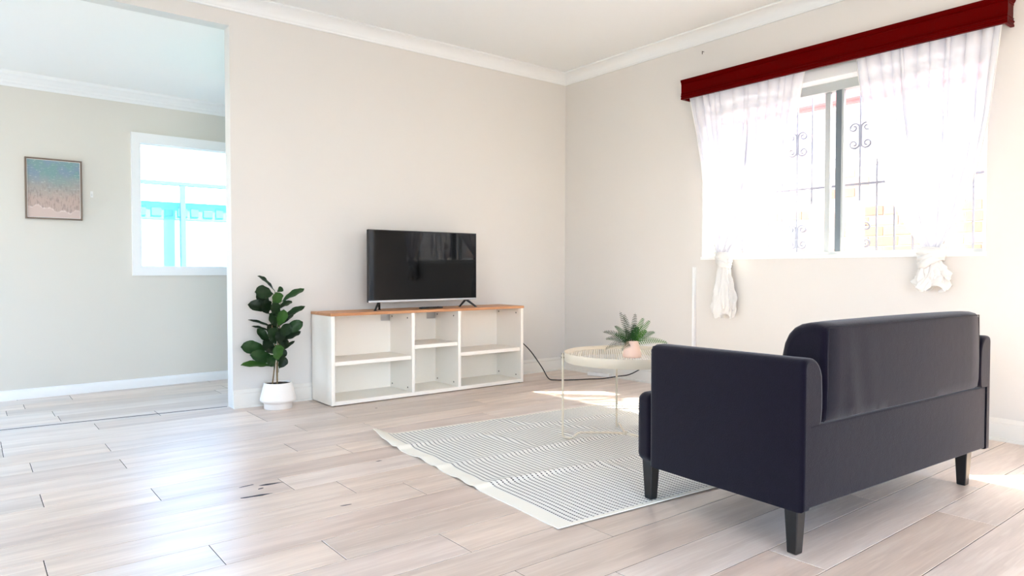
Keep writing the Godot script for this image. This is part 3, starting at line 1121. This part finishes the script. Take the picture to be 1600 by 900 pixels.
func build_rug() -> void:
	var r := thing("rug", "cream flatwoven rug with fine dark dashed stripes and folds under the coffee table", "rug", Vector3(-2.852, 0.0, 1.399), deg_to_rad(-4.2))
	var U := 2.15
	var su := 0.11
	var sv := 0.112
	var Wd := 1.8
	var th := 0.0045
	# the left edge leans outward towards the viewer
	var place := func(u: float, w: float, up: float) -> Vector3:
		return Vector3(u - 0.005 * sin(w * 7.0) * (1.0 if u < 0.2 else 0.0), rug_y(u, w) * clampf(1.2 - maxf(0.0, u - 1.4) * 1.4, 0, 1) + up, w)
	# pieces: name, u0, u1, w0, w1
	var pieces := [["hem", 0.0, 0.075, 0.0, Wd], ["woven_field", 0.075, U - 0.03, 0.022, Wd - 0.022], ["hem", 0.075, U - 0.03, 0.0, 0.022], ["hem", 0.075, U - 0.03, Wd - 0.022, Wd], ["hem", U - 0.03, U, 0.0, Wd]]
	for q in pieces:
		var b := MB.new()
		var u0: float = q[1]
		var u1: float = q[2]
		var w0: float = q[3]
		var w1: float = q[4]
		var nu := 110 if u1 - u0 > 1.0 else 6
		var nw := 130 if w1 - w0 > 1.0 else 2
		b.grid(func(s, t): return place.call(lerpf(u0, u1, s), lerpf(w0, w1, t), th), nu, nw, true, (u1 - u0) / su, (w1 - w0) / sv)
		b.grid(func(s, t): return place.call(lerpf(u0, u1, s), lerpf(w0, w1, t), 0.0005), nu, nw, false, (u1 - u0) / su, (w1 - w0) / sv)
		# outer edges
		for ww in [0.0, Wd]:
			if w0 == ww or w1 == ww:
				b.grid(func(s, t): return place.call(lerpf(u0, u1, s), ww, lerpf(0.0005, th, t)), nu, 1, ww > 0.0, 0, 0)
		for uu in [0.0, U]:
			if u0 == uu or u1 == uu:
				b.grid(func(s, t): return place.call(uu, lerpf(w0, w1, s), lerpf(0.0005, th, t)), nw, 1, uu > 0.0, 0, 0)
		part(q[0], b.done(), M.rug if q[0] == "woven_field" else M.rug_border, r)

# ---------------------------------------------------------------- coffee table
func build_table() -> void:
	var t := thing("coffee_table", "round cream metal tray coffee table on bent rod legs on the rug", "coffee table", Vector3(-1.747, 0.008, 2.41))
	var R := 0.355
	var b := MB.new()
	b.lathe([Vector2(R - 0.012, 0.4625), Vector2(R - 0.003, 0.463), Vector2(R, 0.468), Vector2(R + 0.003, 0.513), Vector2(R + 0.002, 0.517), Vector2(R - 0.002, 0.516), Vector2(R - 0.004, 0.511), Vector2(R - 0.006, 0.503), Vector2(R - 0.014, 0.4985), Vector2(R - 0.03, 0.4975), Vector2(R - 0.03, 0.4935), Vector2(R - 0.012, 0.4625)], 72)
	part("tray_rim", b.done(), M.table, t)
	# perforated sheet: real slots in an alpha-cut sheet
	var im := Image.create(64, 64, false, Image.FORMAT_RGBA8)
	for y in 64:
		for x in 64:
			var hole := false
			for c in [Vector2(16, 32), Vector2(48, 0), Vector2(48, 64)]:
				hole = hole or (absf(x + 0.5 - c.x) < 8.0 and absf(y + 0.5 - c.y) < 25.0)
			im.set_pixel(x, y, Color(0.93, 0.89, 0.82, 0.0 if hole else 1.0))
	var pm := mat(Color.WHITE, 0.4)
	pm.albedo_texture = ImageTexture.create_from_image(im)
	pm.transparency = BaseMaterial3D.TRANSPARENCY_ALPHA_SCISSOR
	pm.alpha_scissor_threshold = 0.5
	b = MB.new()
	b.grid(func(s, q):
		var g: float = s * TAU
		return Vector3(cos(g) * R * q * 0.975, 0.497, sin(g) * R * q * 0.975), 48, 6)
	for i in b.v.size():
		b.uv[i] = Vector2(b.v[i].dot(Vector3(0.70, 0, 0.714)) / 0.026, b.v[i].dot(Vector3(0.714, 0, -0.70)) / 0.07)
		b.n[i] = Vector3.UP
	b.ix.clear()
	for j in 6:
		for i in 48:
			b.quad(j * 49 + i, j * 49 + i + 1, (j + 1) * 49 + i + 1, (j + 1) * 49 + i)
	part("perforated_sheet", b.done(), pm, t)
	# three bent rods: down, a loop at the floor, then a low run to the hub under the middle
	for an in [222.5, 309.0, 86.0]:
		var d := Vector3(cos(deg_to_rad(an)), 0, sin(deg_to_rad(an)))
		var r0 := R + 0.009
		var lift := 0.042
		var leg := [d * r0 + Vector3.UP * 0.508, d * r0 + Vector3.UP * 0.25, d * r0 + Vector3.UP * 0.03]
		for i in 8:
			var g := PI * 0.86 * i / 7.0
			leg.append(d * (r0 - 0.036 + 0.036 * cos(g)) + Vector3.UP * (0.03 - 0.0236 * sin(g)))
		leg.append_array([d * (r0 - 0.09) + Vector3.UP * (lift - 0.004), d * (r0 - 0.104) + Vector3.UP * lift, Vector3.UP * lift])
		b = MB.new()
		b.tube(leg, 0.0064, 10)
		part("leg", b.done(), M.table, t)
		b = MB.new()
		b.tube([d * (R - 0.004) + Vector3.UP * 0.503, d * (r0 + 0.009) + Vector3.UP * 0.503], 0.005, 8)
		b.tube([d * (R - 0.004) + Vector3.UP * 0.482, d * (r0 + 0.009) + Vector3.UP * 0.482], 0.005, 8)
		part("bolt", b.done(), M.screw, t)
	b = MB.new()
	b.tube([Vector3.UP * 0.034, Vector3.UP * 0.05], 0.014, 14)
	part("hub", b.done(), M.table, t)

# ---------------------------------------------------------------- plants
func leaf(a: Vector3, e: Vector3, w: float, up: Vector3, droop: float) -> ArrayMesh:
	# a broad obovate leaf with a folded midrib and wavy edge
	var b := MB.new()
	var d := e - a
	var L := d.length()
	var ax := d / L
	var side := ax.cross(up).normalized()
	var nn := side.cross(ax).normalized()
	var f := func(s: float, t: float) -> Vector3:
		var q := (s - 0.5) * 2.0
		var wide := w * 0.5 * pow(sin(PI * pow(clampf(t, 0.0, 1.0), 1.25)), 0.62) * (0.75 + 0.35 * t)
		var bend := -droop * L * t * t + droop * L * t
		return a + ax * L * t + side * q * wide + nn * (bend + absf(q) * wide * 0.28 + 0.05 * w * sin(t * 17.0 + q * 3.0) * absf(q))
	b.grid(f, 6, 10)
	# the underside, a millimetre below, gives the leaf its thickness
	var g := func(s: float, t: float) -> Vector3:
		return f.call(s, t) - nn * 0.0012 * sin(PI * s)
	b.grid(g, 6, 10, true)
	return b.done()

func build_floor_plant() -> void:
	var c := Vector3(-2.985, 0, 0.17)
	var p := thing("floor_plant", "tall leafy green plant in a white pot standing left of the tv stand", "potted plant", c)
	var b := MB.new()
	b.lathe([Vector2(0.0, 0.0), Vector2(0.094, 0.0), Vector2(0.098, 0.004), Vector2(0.098, 0.036), Vector2(0.101, 0.042), Vector2(0.122, 0.056), Vector2(0.127, 0.064), Vector2(0.126, 0.074), Vector2(0.098, 0.184), Vector2(0.096, 0.188), Vector2(0.091, 0.188), Vector2(0.089, 0.184), Vector2(0.092, 0.168), Vector2(0.0, 0.168)], 48)
	part("pot", b.done(), M.pot, p)
	b = MB.new()
	var nz := noise(30.0, 71, 2)
	b.grid(func(s, t):
		var g: float = s * TAU
		var r: float = t * 0.09
		return Vector3(cos(g) * r, 0.176 + 0.006 * nz.get_noise_2d(cos(g) * r, sin(g) * r), sin(g) * r), 28, 6, true)
	part("soil", b.done(), M.soil, p)
	var stems := [[Vector3(-0.045, 0.17, 0.005), Vector3(-0.03, 0.26, 0.0), Vector3(-0.02, 0.42, 0.01), Vector3(-0.04, 0.6, 0.0), Vector3(-0.015, 0.8, 0.0)], [Vector3(-0.008, 0.17, 0.01), Vector3(-0.015, 0.3, 0.02), Vector3(0.01, 0.5, 0.01), Vector3(0.02, 0.72, -0.01)], [Vector3(0.0, 0.17, -0.02), Vector3(0.0, 0.3, -0.01), Vector3(0.0, 0.5, 0.0), Vector3(0.005, 0.84, 0.0)]]
	for s in stems:
		b = MB.new()
		var path := bezier(s, 5)
		var rad := []
		for i in path.size():
			rad.append(lerpf(0.0055, 0.0025, float(i) / path.size()))
		b.tube(path, rad, 7)
		part("stem", b.done(), M.stem, p)
	# leaves: base x y, tip x y, width, depth of base, depth of tip, tone
	var L := [[-3.003, 0.852, -3.134, 0.96, 0.061, 0.0, 0.03, 0], [-3.017, 0.83, -3.163, 0.848, 0.085, 0.01, 0.05, 0], [-2.981, 0.844, -2.932, 0.872, 0.036, -0.01, -0.04, 1], [-2.955, 0.771, -2.775, 0.862, 0.056, 0.0, -0.02, 1],
		[-2.996, 0.743, -3.017, 0.845, 0.08, 0.02, 0.06, 3], [-2.967, 0.721, -2.856, 0.771, 0.05, -0.02, -0.06, 0], [-2.968, 0.638, -2.793, 0.734, 0.056, 0.01, 0.04, 0], [-3.011, 0.722, -3.187, 0.756, 0.075, 0.0, -0.03, 2],
		[-2.983, 0.584, -2.842, 0.672, 0.034, -0.01, -0.06, 0], [-2.998, 0.599, -3.068, 0.695, 0.082, 0.02, 0.07, 0], [-2.99, 0.598, -2.967, 0.721, 0.068, 0.03, 0.08, 3], [-3.012, 0.585, -3.178, 0.647, 0.032, -0.01, -0.05, 2],
		[-3.027, 0.557, -3.154, 0.6, 0.03, -0.02, -0.05, 2], [-2.954, 0.546, -2.815, 0.622, 0.07, 0.01, 0.05, 1], [-2.962, 0.481, -2.823, 0.549, 0.062, 0.01, 0.03, 2], [-3.045, 0.469, -3.126, 0.584, 0.056, 0.0, -0.02, 0],
		[-3.006, 0.469, -3.077, 0.588, 0.082, 0.03, 0.08, 0], [-2.984, 0.468, -2.99, 0.584, 0.078, 0.03, 0.06, 2], [-2.97, 0.394, -2.842, 0.476, 0.03, -0.02, -0.04, 2], [-3.062, 0.43, -3.254, 0.464, 0.084, 0.0, 0.02, 1],
		[-3.014, 0.354, -3.211, 0.412, 0.078, 0.03, 0.08, 1], [-3.029, 0.312, -3.282, 0.348, 0.058, 0.04, 0.11, 3], [-3.0, 0.353, -3.035, 0.471, 0.082, 0.05, 0.1, 3], [-2.985, 0.366, -2.933, 0.421, 0.05, 0.0, 0.03, 2],
		[-3.023, 0.313, -3.093, 0.389, 0.07, 0.04, 0.08, 1], [-2.985, 0.337, -2.985, 0.41, 0.07, 0.02, 0.05, 2], [-3.056, 0.689, -3.107, 0.782, 0.084, 0.02, 0.05, 2], [-2.975, 0.42, -2.905, 0.5, 0.07, 0.0, -0.05, 2], [-3.0, 0.66, -3.05, 0.77, 0.075, 0.04, 0.08, 0], [-2.975, 0.52, -2.93, 0.62, 0.075, 0.04, 0.09, 0], [-3.02, 0.4, -3.11, 0.5, 0.08, 0.02, 0.05, 2], [-2.98, 0.6, -2.9, 0.68, 0.06, -0.02, -0.05, 2], [-3.03, 0.75, -3.12, 0.83, 0.07, -0.03, -0.05, 2], [-2.985, 0.29, -2.94, 0.37, 0.055, 0.02, 0.04, 2], [-3.02, 0.5, -3.0, 0.61, 0.08, -0.03, -0.07, 2]]
	for q in L:
		var a := Vector3(q[0], q[1], 0.17 + q[5]) - c
		var e := Vector3(q[2], q[3], 0.17 + q[6]) - c
		# stalk end: from the nearest stem
		var d := e - a
		var up := Vector3(0.15, 0.35, 1.0)
		if absf(d.x) > 0.1 and q[4] < 0.065:
			up = Vector3(-0.2 * signf(d.x), 0.9, 0.55)
		var lf := part("leaf", leaf(a, e, q[4] * 1.25, up, 0.12), M.leaves[q[7]], p)
		b = MB.new()
		var root := Vector3(clampf(a.x, -0.03, 0.015), a.y - 0.03, clampf(a.z, -0.01, 0.01))
		b.tube([root, root.lerp(a, 0.6) + Vector3(0, 0.004, 0), a, a.lerp(e, 0.3)], [0.002, 0.0018, 0.0016, 0.001], 5)
		part("stalk", b.done(), M.leaves[1], lf)

func build_fern() -> void:
	var c := Vector3(-1.778, 0.5055, 2.487)
	var p := thing("potted_fern", "small green fern in a blush pink pot on the coffee table", "potted plant", c)
	var b := MB.new()
	b.lathe([Vector2(0.0, 0.0), Vector2(0.05, 0.0), Vector2(0.053, 0.004), Vector2(0.0535, 0.012), Vector2(0.038, 0.09), Vector2(0.0365, 0.094), Vector2(0.034, 0.094), Vector2(0.034, 0.08), Vector2(0.0, 0.08)], 40)
	part("pot", b.done(), M.pink, p)
	b = MB.new()
	b.lathe([Vector2(0.034, 0.082), Vector2(0.015, 0.086), Vector2(0.0, 0.087)], 20)
	part("soil", b.done(), M.soil, p)
	# fronds: direction (x along the right of the picture, z towards the viewer), rise, length, droop, tone
	var right := Vector3(0.784, 0, 0.62)
	var toward := Vector3(-0.62, 0, 0.784)
	var F := [[-0.35, 0.0, 1.0, 0.2, 0.1, 3], [-0.22, -0.2, 1.0, 0.18, 0.1, 3], [0.12, -0.1, 1.0, 0.17, 0.02, 3], [0.36, 0.1, 0.95, 0.165, 0.1, 1], [0.55, 0.15, 0.85, 0.17, 0.12, 1], [-0.9, 0.0, 0.72, 0.2, 0.55, 3], [-0.9, 0.25, 0.45, 0.17, 0.5, 2],
		[-0.85, 0.35, 0.15, 0.17, 0.6, 3], [-0.45, 0.6, 0.1, 0.12, 0.75, 2], [0.95, 0.2, 0.3, 0.2, 0.5, 1], [0.75, -0.3, 0.5, 0.17, 0.35, 0], [-0.55, -0.5, 0.8, 0.16, 0.3, 0], [0.1, 0.5, 0.8, 0.15, 0.35, 0], [-0.3, 0.55, 0.65, 0.16, 0.4, 2], [0.4, 0.5, 0.7, 0.15, 0.4, 1], [0.3, -0.6, 0.7, 0.16, 0.4, 0], [-0.65, 0.45, 0.6, 0.16, 0.45, 0], [0.05, 0.3, 1.0, 0.13, 0.2, 2]]
	for q in F:
		var d: Vector3 = (right * q[0] + toward * q[1] + Vector3.UP * q[2]).normalized()
		var Ln: float = q[3]
		b = MB.new()
		var root: Vector3 = Vector3(0, 0.085, 0) + (right * q[0] + toward * q[1]) * 0.012
		var path := []
		for i in 13:
			var t := i / 12.0
			path.append(root + d * Ln * t + Vector3.DOWN * q[4] * Ln * t * t * 0.6)
		b.tube(path, [0.0014, 0.0014, 0.0013, 0.0013, 0.0012, 0.0012, 0.0011, 0.001, 0.001, 0.0009, 0.0008, 0.0007, 0.0006], 4)
		var sd: Vector3 = d.cross(Vector3.UP * 0.5 + toward * 0.8 + right * 0.1).normalized()
		var nnl := sd.cross(d).normalized()
		for i in 15:
			var t := 0.12 + 0.86 * i / 15.0
			var k := t * 12.0
			var j := mini(int(k), 11)
			var at: Vector3 = path[j].lerp(path[j + 1], k - j)
			var ln := 0.03 * sin(PI * clampf(0.12 + 0.88 * (1.0 - t), 0, 1) * 0.62)
			for s in [-1.0, 1.0]:
				var tip: Vector3 = at + (sd * s * 0.95 + d * 0.3) * ln + Vector3.DOWN * ln * 0.15
				var half: Vector3 = d * 0.0026
				var mid := at.lerp(tip, 0.45) + nnl * 0.001
				b.face([at - half * 0.6, mid - half, tip, mid + half, at + half * 0.6], nnl)
		part("frond", b.done(), M.ferns[q[5]], p)

# ---------------------------------------------------------------- pelmet and curtains
func build_pelmet_and_curtains() -> void:
	var p := thing("pelmet", "dark red moulded timber pelmet box above the right window", "pelmet", Vector3(0, 2.4, 1.524))
	var L := 2.27
	var prof := [Vector2(0.1, 0.0), Vector2(0.122, 0.0), Vector2(0.122, 0.012), Vector2(0.119, 0.014), Vector2(0.119, 0.022), Vector2(0.123, 0.026), Vector2(0.123, 0.032), Vector2(0.118, 0.036), Vector2(0.118, 0.044), Vector2(0.121, 0.047), Vector2(0.118, 0.051), Vector2(0.116, 0.053), Vector2(0.116, 0.122), Vector2(0.12, 0.126), Vector2(0.117, 0.131), Vector2(0.122, 0.137), Vector2(0.127, 0.146), Vector2(0.128, 0.158), Vector2(0.1, 0.158)]
	var b := MB.new()
	b.prism(prof, Vector3(0, 0, 0), Vector3(0, 0, L), Vector3(-1, 0, 0), Vector3.UP, 0.95)
	part("front_board", b.done(), M.red, p)
	for q in [[0.0, 1.0], [L, -1.0]]:
		b = MB.new()
		var pr := []
		for v in prof:
			pr.append(Vector2(v.x - 0.119, v.y))
		pr[0].x = -0.016
		pr[-1].x = -0.016
		b.prism(pr, Vector3(-0.1, 0, q[0] + 0.003 * q[1]), Vector3(-0.001, 0, q[0] + 0.003 * q[1]), Vector3(0, 0, -q[1]), Vector3.UP, 0.95)
		part("return_board", b.done(), M.red, p)
	b = MB.new()
	b.box(Vector3(-0.1, 0.14, 0.01), Vector3(-0.001, 0.157, L - 0.01))
	part("top_board", b.done(), M.red, p)

	var left_l := [Vector2(2.402, 1.588), Vector2(2.052, 1.66), Vector2(1.631, 1.732), Vector2(1.371, 1.789), Vector2(1.175, 1.845), Vector2(1.12, 1.855)]
	var left_r := [Vector2(2.421, 2.548), Vector2(2.246, 2.517), Vector2(2.024, 2.48), Vector2(1.734, 2.409), Vector2(1.442, 2.258), Vector2(1.281, 2.097), Vector2(1.171, 1.97), Vector2(1.12, 1.955)]
	var right_l := [Vector2(2.416, 2.909), Vector2(2.205, 2.942), Vector2(1.985, 2.986), Vector2(1.7, 3.072), Vector2(1.443, 3.167), Vector2(1.253, 3.266), Vector2(1.162, 3.345), Vector2(1.12, 3.36)]
	var right_r := [Vector2(2.399, 3.749), Vector2(2.192, 3.727), Vector2(1.939, 3.702), Vector2(1.65, 3.648), Vector2(1.392, 3.569), Vector2(1.223, 3.502), Vector2(1.165, 3.46), Vector2(1.12, 3.44)]
	curtain("sheer_curtain", "sheer white curtain knotted at the left side of the right window, long tail hanging", left_l, left_r, 1.905, 0.64, 5)
	curtain("sheer_curtain", "sheer white curtain on the right half of the window, with a thick short knot", right_l, right_r, 3.4, 0.885, 9)

func curtain(called: String, label: String, le: Array, re: Array, kz: float, tail: float, sd: int) -> void:
	var c := thing(called, label, "curtain", Vector3(-0.068, 0, 0), 0.0, "sheer curtains tied in knots")
	var nz := noise(1.0, sd, 2)
	var b := MB.new()
	var sheet := func(s: float, t: float) -> Vector3:
		var y := lerpf(2.5, 1.12, t)
		var z0 := at_y(le, y)
		var z1 := at_y(re, y)
		var q := s + 0.03 * sin(s * 19.0 + sd) + 0.012 * sin(s * 43.0 + 2.0 * sd)
		q = lerpf(s, q, sin(PI * s))
		var amp := lerpf(0.018, 0.026, t) * (1.0 - 0.45 * smoothstep(0.75, 1.0, t))
		var ph := s * TAU * 13.0 + 1.2 * sin(s * 9.0 + sd)
		var x := amp * sin(ph) + 0.012 * nz.get_noise_2d(s * 7.0, t * 2.0)
		# fabric slumps in soft swags over the lower half
		x += -0.02 * sin(PI * t) * sin(PI * s)
		return Vector3(clampf(x, -0.03, 0.05), y, lerpf(z0, z1, q) + 0.012 * amp / 0.02 * cos(ph))
	b.grid(sheet, 200, 40)
	part("drape", b.done(), M.sheer, c)
	# hems along both side edges
	for e in [0.0, 1.0]:
		b = MB.new()
		var pts := []
		for i in 30:
			pts.append(sheet.call(e, i / 29.0))
		b.tube(pts, 0.0035, 5)
		part("side_hem", b.done(), M.cloth, c)
	# the knot: a band of cloth wound round the gathered drape, tilted, with wrinkles
	b = MB.new()
	var tilt := 0.5 if sd == 5 else -0.55
	var cy := 1.085
	for wnd in 3:
		var ww := wnd
		b.grid(func(s, t):
			var g: float = s * TAU
			var h: float = (t - 0.5) * TAU
			var rr := 0.024 + 0.006 * nz.get_noise_2d(s * 6.0 + ww * 9.0, t * 3.0) + 0.0025 * sin(h * 5.0 + g * 2.0)
			var R := (0.048 if sd == 5 else 0.06) + rr * cos(h)
			var p := Vector3(cos(g) * R * 0.72, rr * sin(h) * 1.25, sin(g) * R)
			p = p.rotated(Vector3.RIGHT, tilt * (1.0 - 0.55 * ww))
			return p + Vector3(0.004, cy + (ww - 1) * 0.026, kz), 40, 14)
	part("knot", b.done(), M.cloth, c)
	# the tail below the knot: pleated, flaring, its lower end folded back on itself
	for piece in 2:
		b = MB.new()
		var y1 := tail if piece == 0 else tail + 0.06
		var off := 0.0 if piece == 0 else 0.035
		var pc := piece
		b.grid(func(s, t):
			var g: float = s * TAU
			var fl := lerpf(0.03, 0.1 - 0.02 * pc, pow(t, 0.7)) * (1.0 - 0.25 * smoothstep(0.85, 1.0, t))
			var r := fl * (1.0 + 0.2 * sin(g * 5.0 + t * 3.0 + pc) + 0.14 * sin(g * 9.0 - t * 2.0) + 0.25 * nz.get_noise_2d(cos(g) * 2.0 + pc * 5.0, t * 3.0 + sin(g) * 2.0))
			var y: float = lerpf(1.075, y1, t) + 0.02 * sin(g * 3.0) * t
			return Vector3(cos(g) * r * 0.5, y, kz + off * t + sin(g) * r), 72, 26, true)
		part("tail", b.done(), M.cloth, c)

# ---------------------------------------------------------------- picture and small things
func build_picture() -> void:
	var o := far(-0.795, 1.64, 0)
	var p := thing("framed_picture", "framed beach print of teal water washing on pale sand, on the far room wall", "picture", o, turn_far)
	var w := 0.19
	var h := 0.238
	var b := MB.new()
	for q in [[-w, -w + 0.012, -h, h], [w - 0.012, w, -h, h], [-w + 0.012, w - 0.012, -h, -h + 0.012], [-w + 0.012, w - 0.012, h - 0.012, h]]:
		b.rbox(Vector3(q[0], q[2], 0.002), Vector3(q[1], q[3], 0.032), 0.002)
	part("frame", b.done(), M.frame_brown, p)
	b = MB.new()
	b.box(Vector3(-w + 0.01, -h + 0.01, 0.002), Vector3(w - 0.01, h - 0.01, 0.022))
	part("backing", b.done(), M.white_plastic, p)
	var pm := mat(Color.WHITE, 0.6)
	pm.albedo_texture = beach_image()
	b = MB.new()
	var a := w - 0.016
	var e := h - 0.016
	b.quad(b.vt(Vector3(-a, -e, 0.0235), Vector3.BACK, Vector2(0, 1)), b.vt(Vector3(a, -e, 0.0235), Vector3.BACK, Vector2(1, 1)), b.vt(Vector3(a, e, 0.0235), Vector3.BACK, Vector2(1, 0)), b.vt(Vector3(-a, e, 0.0235), Vector3.BACK, Vector2(0, 0)))
	part("print", b.done(), pm, p)

func build_small_things() -> void:
	var b := MB.new()
	var path := bezier([Vector3(-0.862, 0.396, 0.11), Vector3(-0.835, 0.392, 0.13), Vector3(-0.77, 0.36, 0.2), Vector3(-0.7, 0.27, 0.28), Vector3(-0.64, 0.12, 0.38), Vector3(-0.61, 0.02, 0.44), Vector3(-0.57, 0.006, 0.49), Vector3(-0.45, 0.006, 0.58), Vector3(-0.3, 0.006, 0.64), Vector3(-0.18, 0.006, 0.7), Vector3(-0.1, 0.03, 0.8), Vector3(-0.06, 0.07, 0.95), Vector3(-0.03, 0.2, 1.15), Vector3(-0.008, 0.3, 1.2)], 6)
	b.tube(path, 0.0048, 8)
	tag(part("power_cable", b.done(), M.cable), "black power cable running from the tv stand across the floor", "cable")
	var s := thing("power_strip", "small white power strip lying on the floor against the skirting board", "power strip", Vector3(-0.075, 0, 0.56), deg_to_rad(14))
	b = MB.new()
	b.rbox(Vector3(-0.024, 0.0, -0.12), Vector3(0.024, 0.034, 0.12), 0.006, 2)
	part("body", b.done(), M.white_plastic, s)
	for i in 4:
		b = MB.new()
		b.tube([Vector3(0, 0.033, -0.08 + i * 0.052), Vector3(0, 0.0355, -0.08 + i * 0.052)], 0.017, 16)
		part("socket", b.done(), M.trim, s)
	b = MB.new()
	b.tube([Vector3(-0.022, 0, 0), Vector3(0.001, 0, 0)], 0.0022, 6)
	b.tube([Vector3(-0.022, 0.002, 0), Vector3(-0.023, -0.022, 0)], 0.003, 6)
	var nl := part("wall_nail", b.done(), M.screw)
	nl.position = Vector3(0, 2.845 - 0.065, 1.66)
	tag(nl, "small dark nail in the wall above the left end of the red pelmet", "nail")
	var hk := thing("wall_hook", "tiny white adhesive hook on the far wall right of the beach print", "hook", far(-0.535, 1.62, 0), turn_far)
	b = MB.new()
	b.rbox(Vector3(-0.01, -0.025, 0.0), Vector3(0.01, 0.025, 0.005), 0.002)
	part("base", b.done(), M.white_plastic, hk)
	b = MB.new()
	b.tube([Vector3(0, 0.0, 0.004), Vector3(0, -0.012, 0.014), Vector3(0, -0.008, 0.022), Vector3(0, 0.002, 0.024)], 0.003, 6)
	part("peg", b.done(), M.white_plastic, hk)
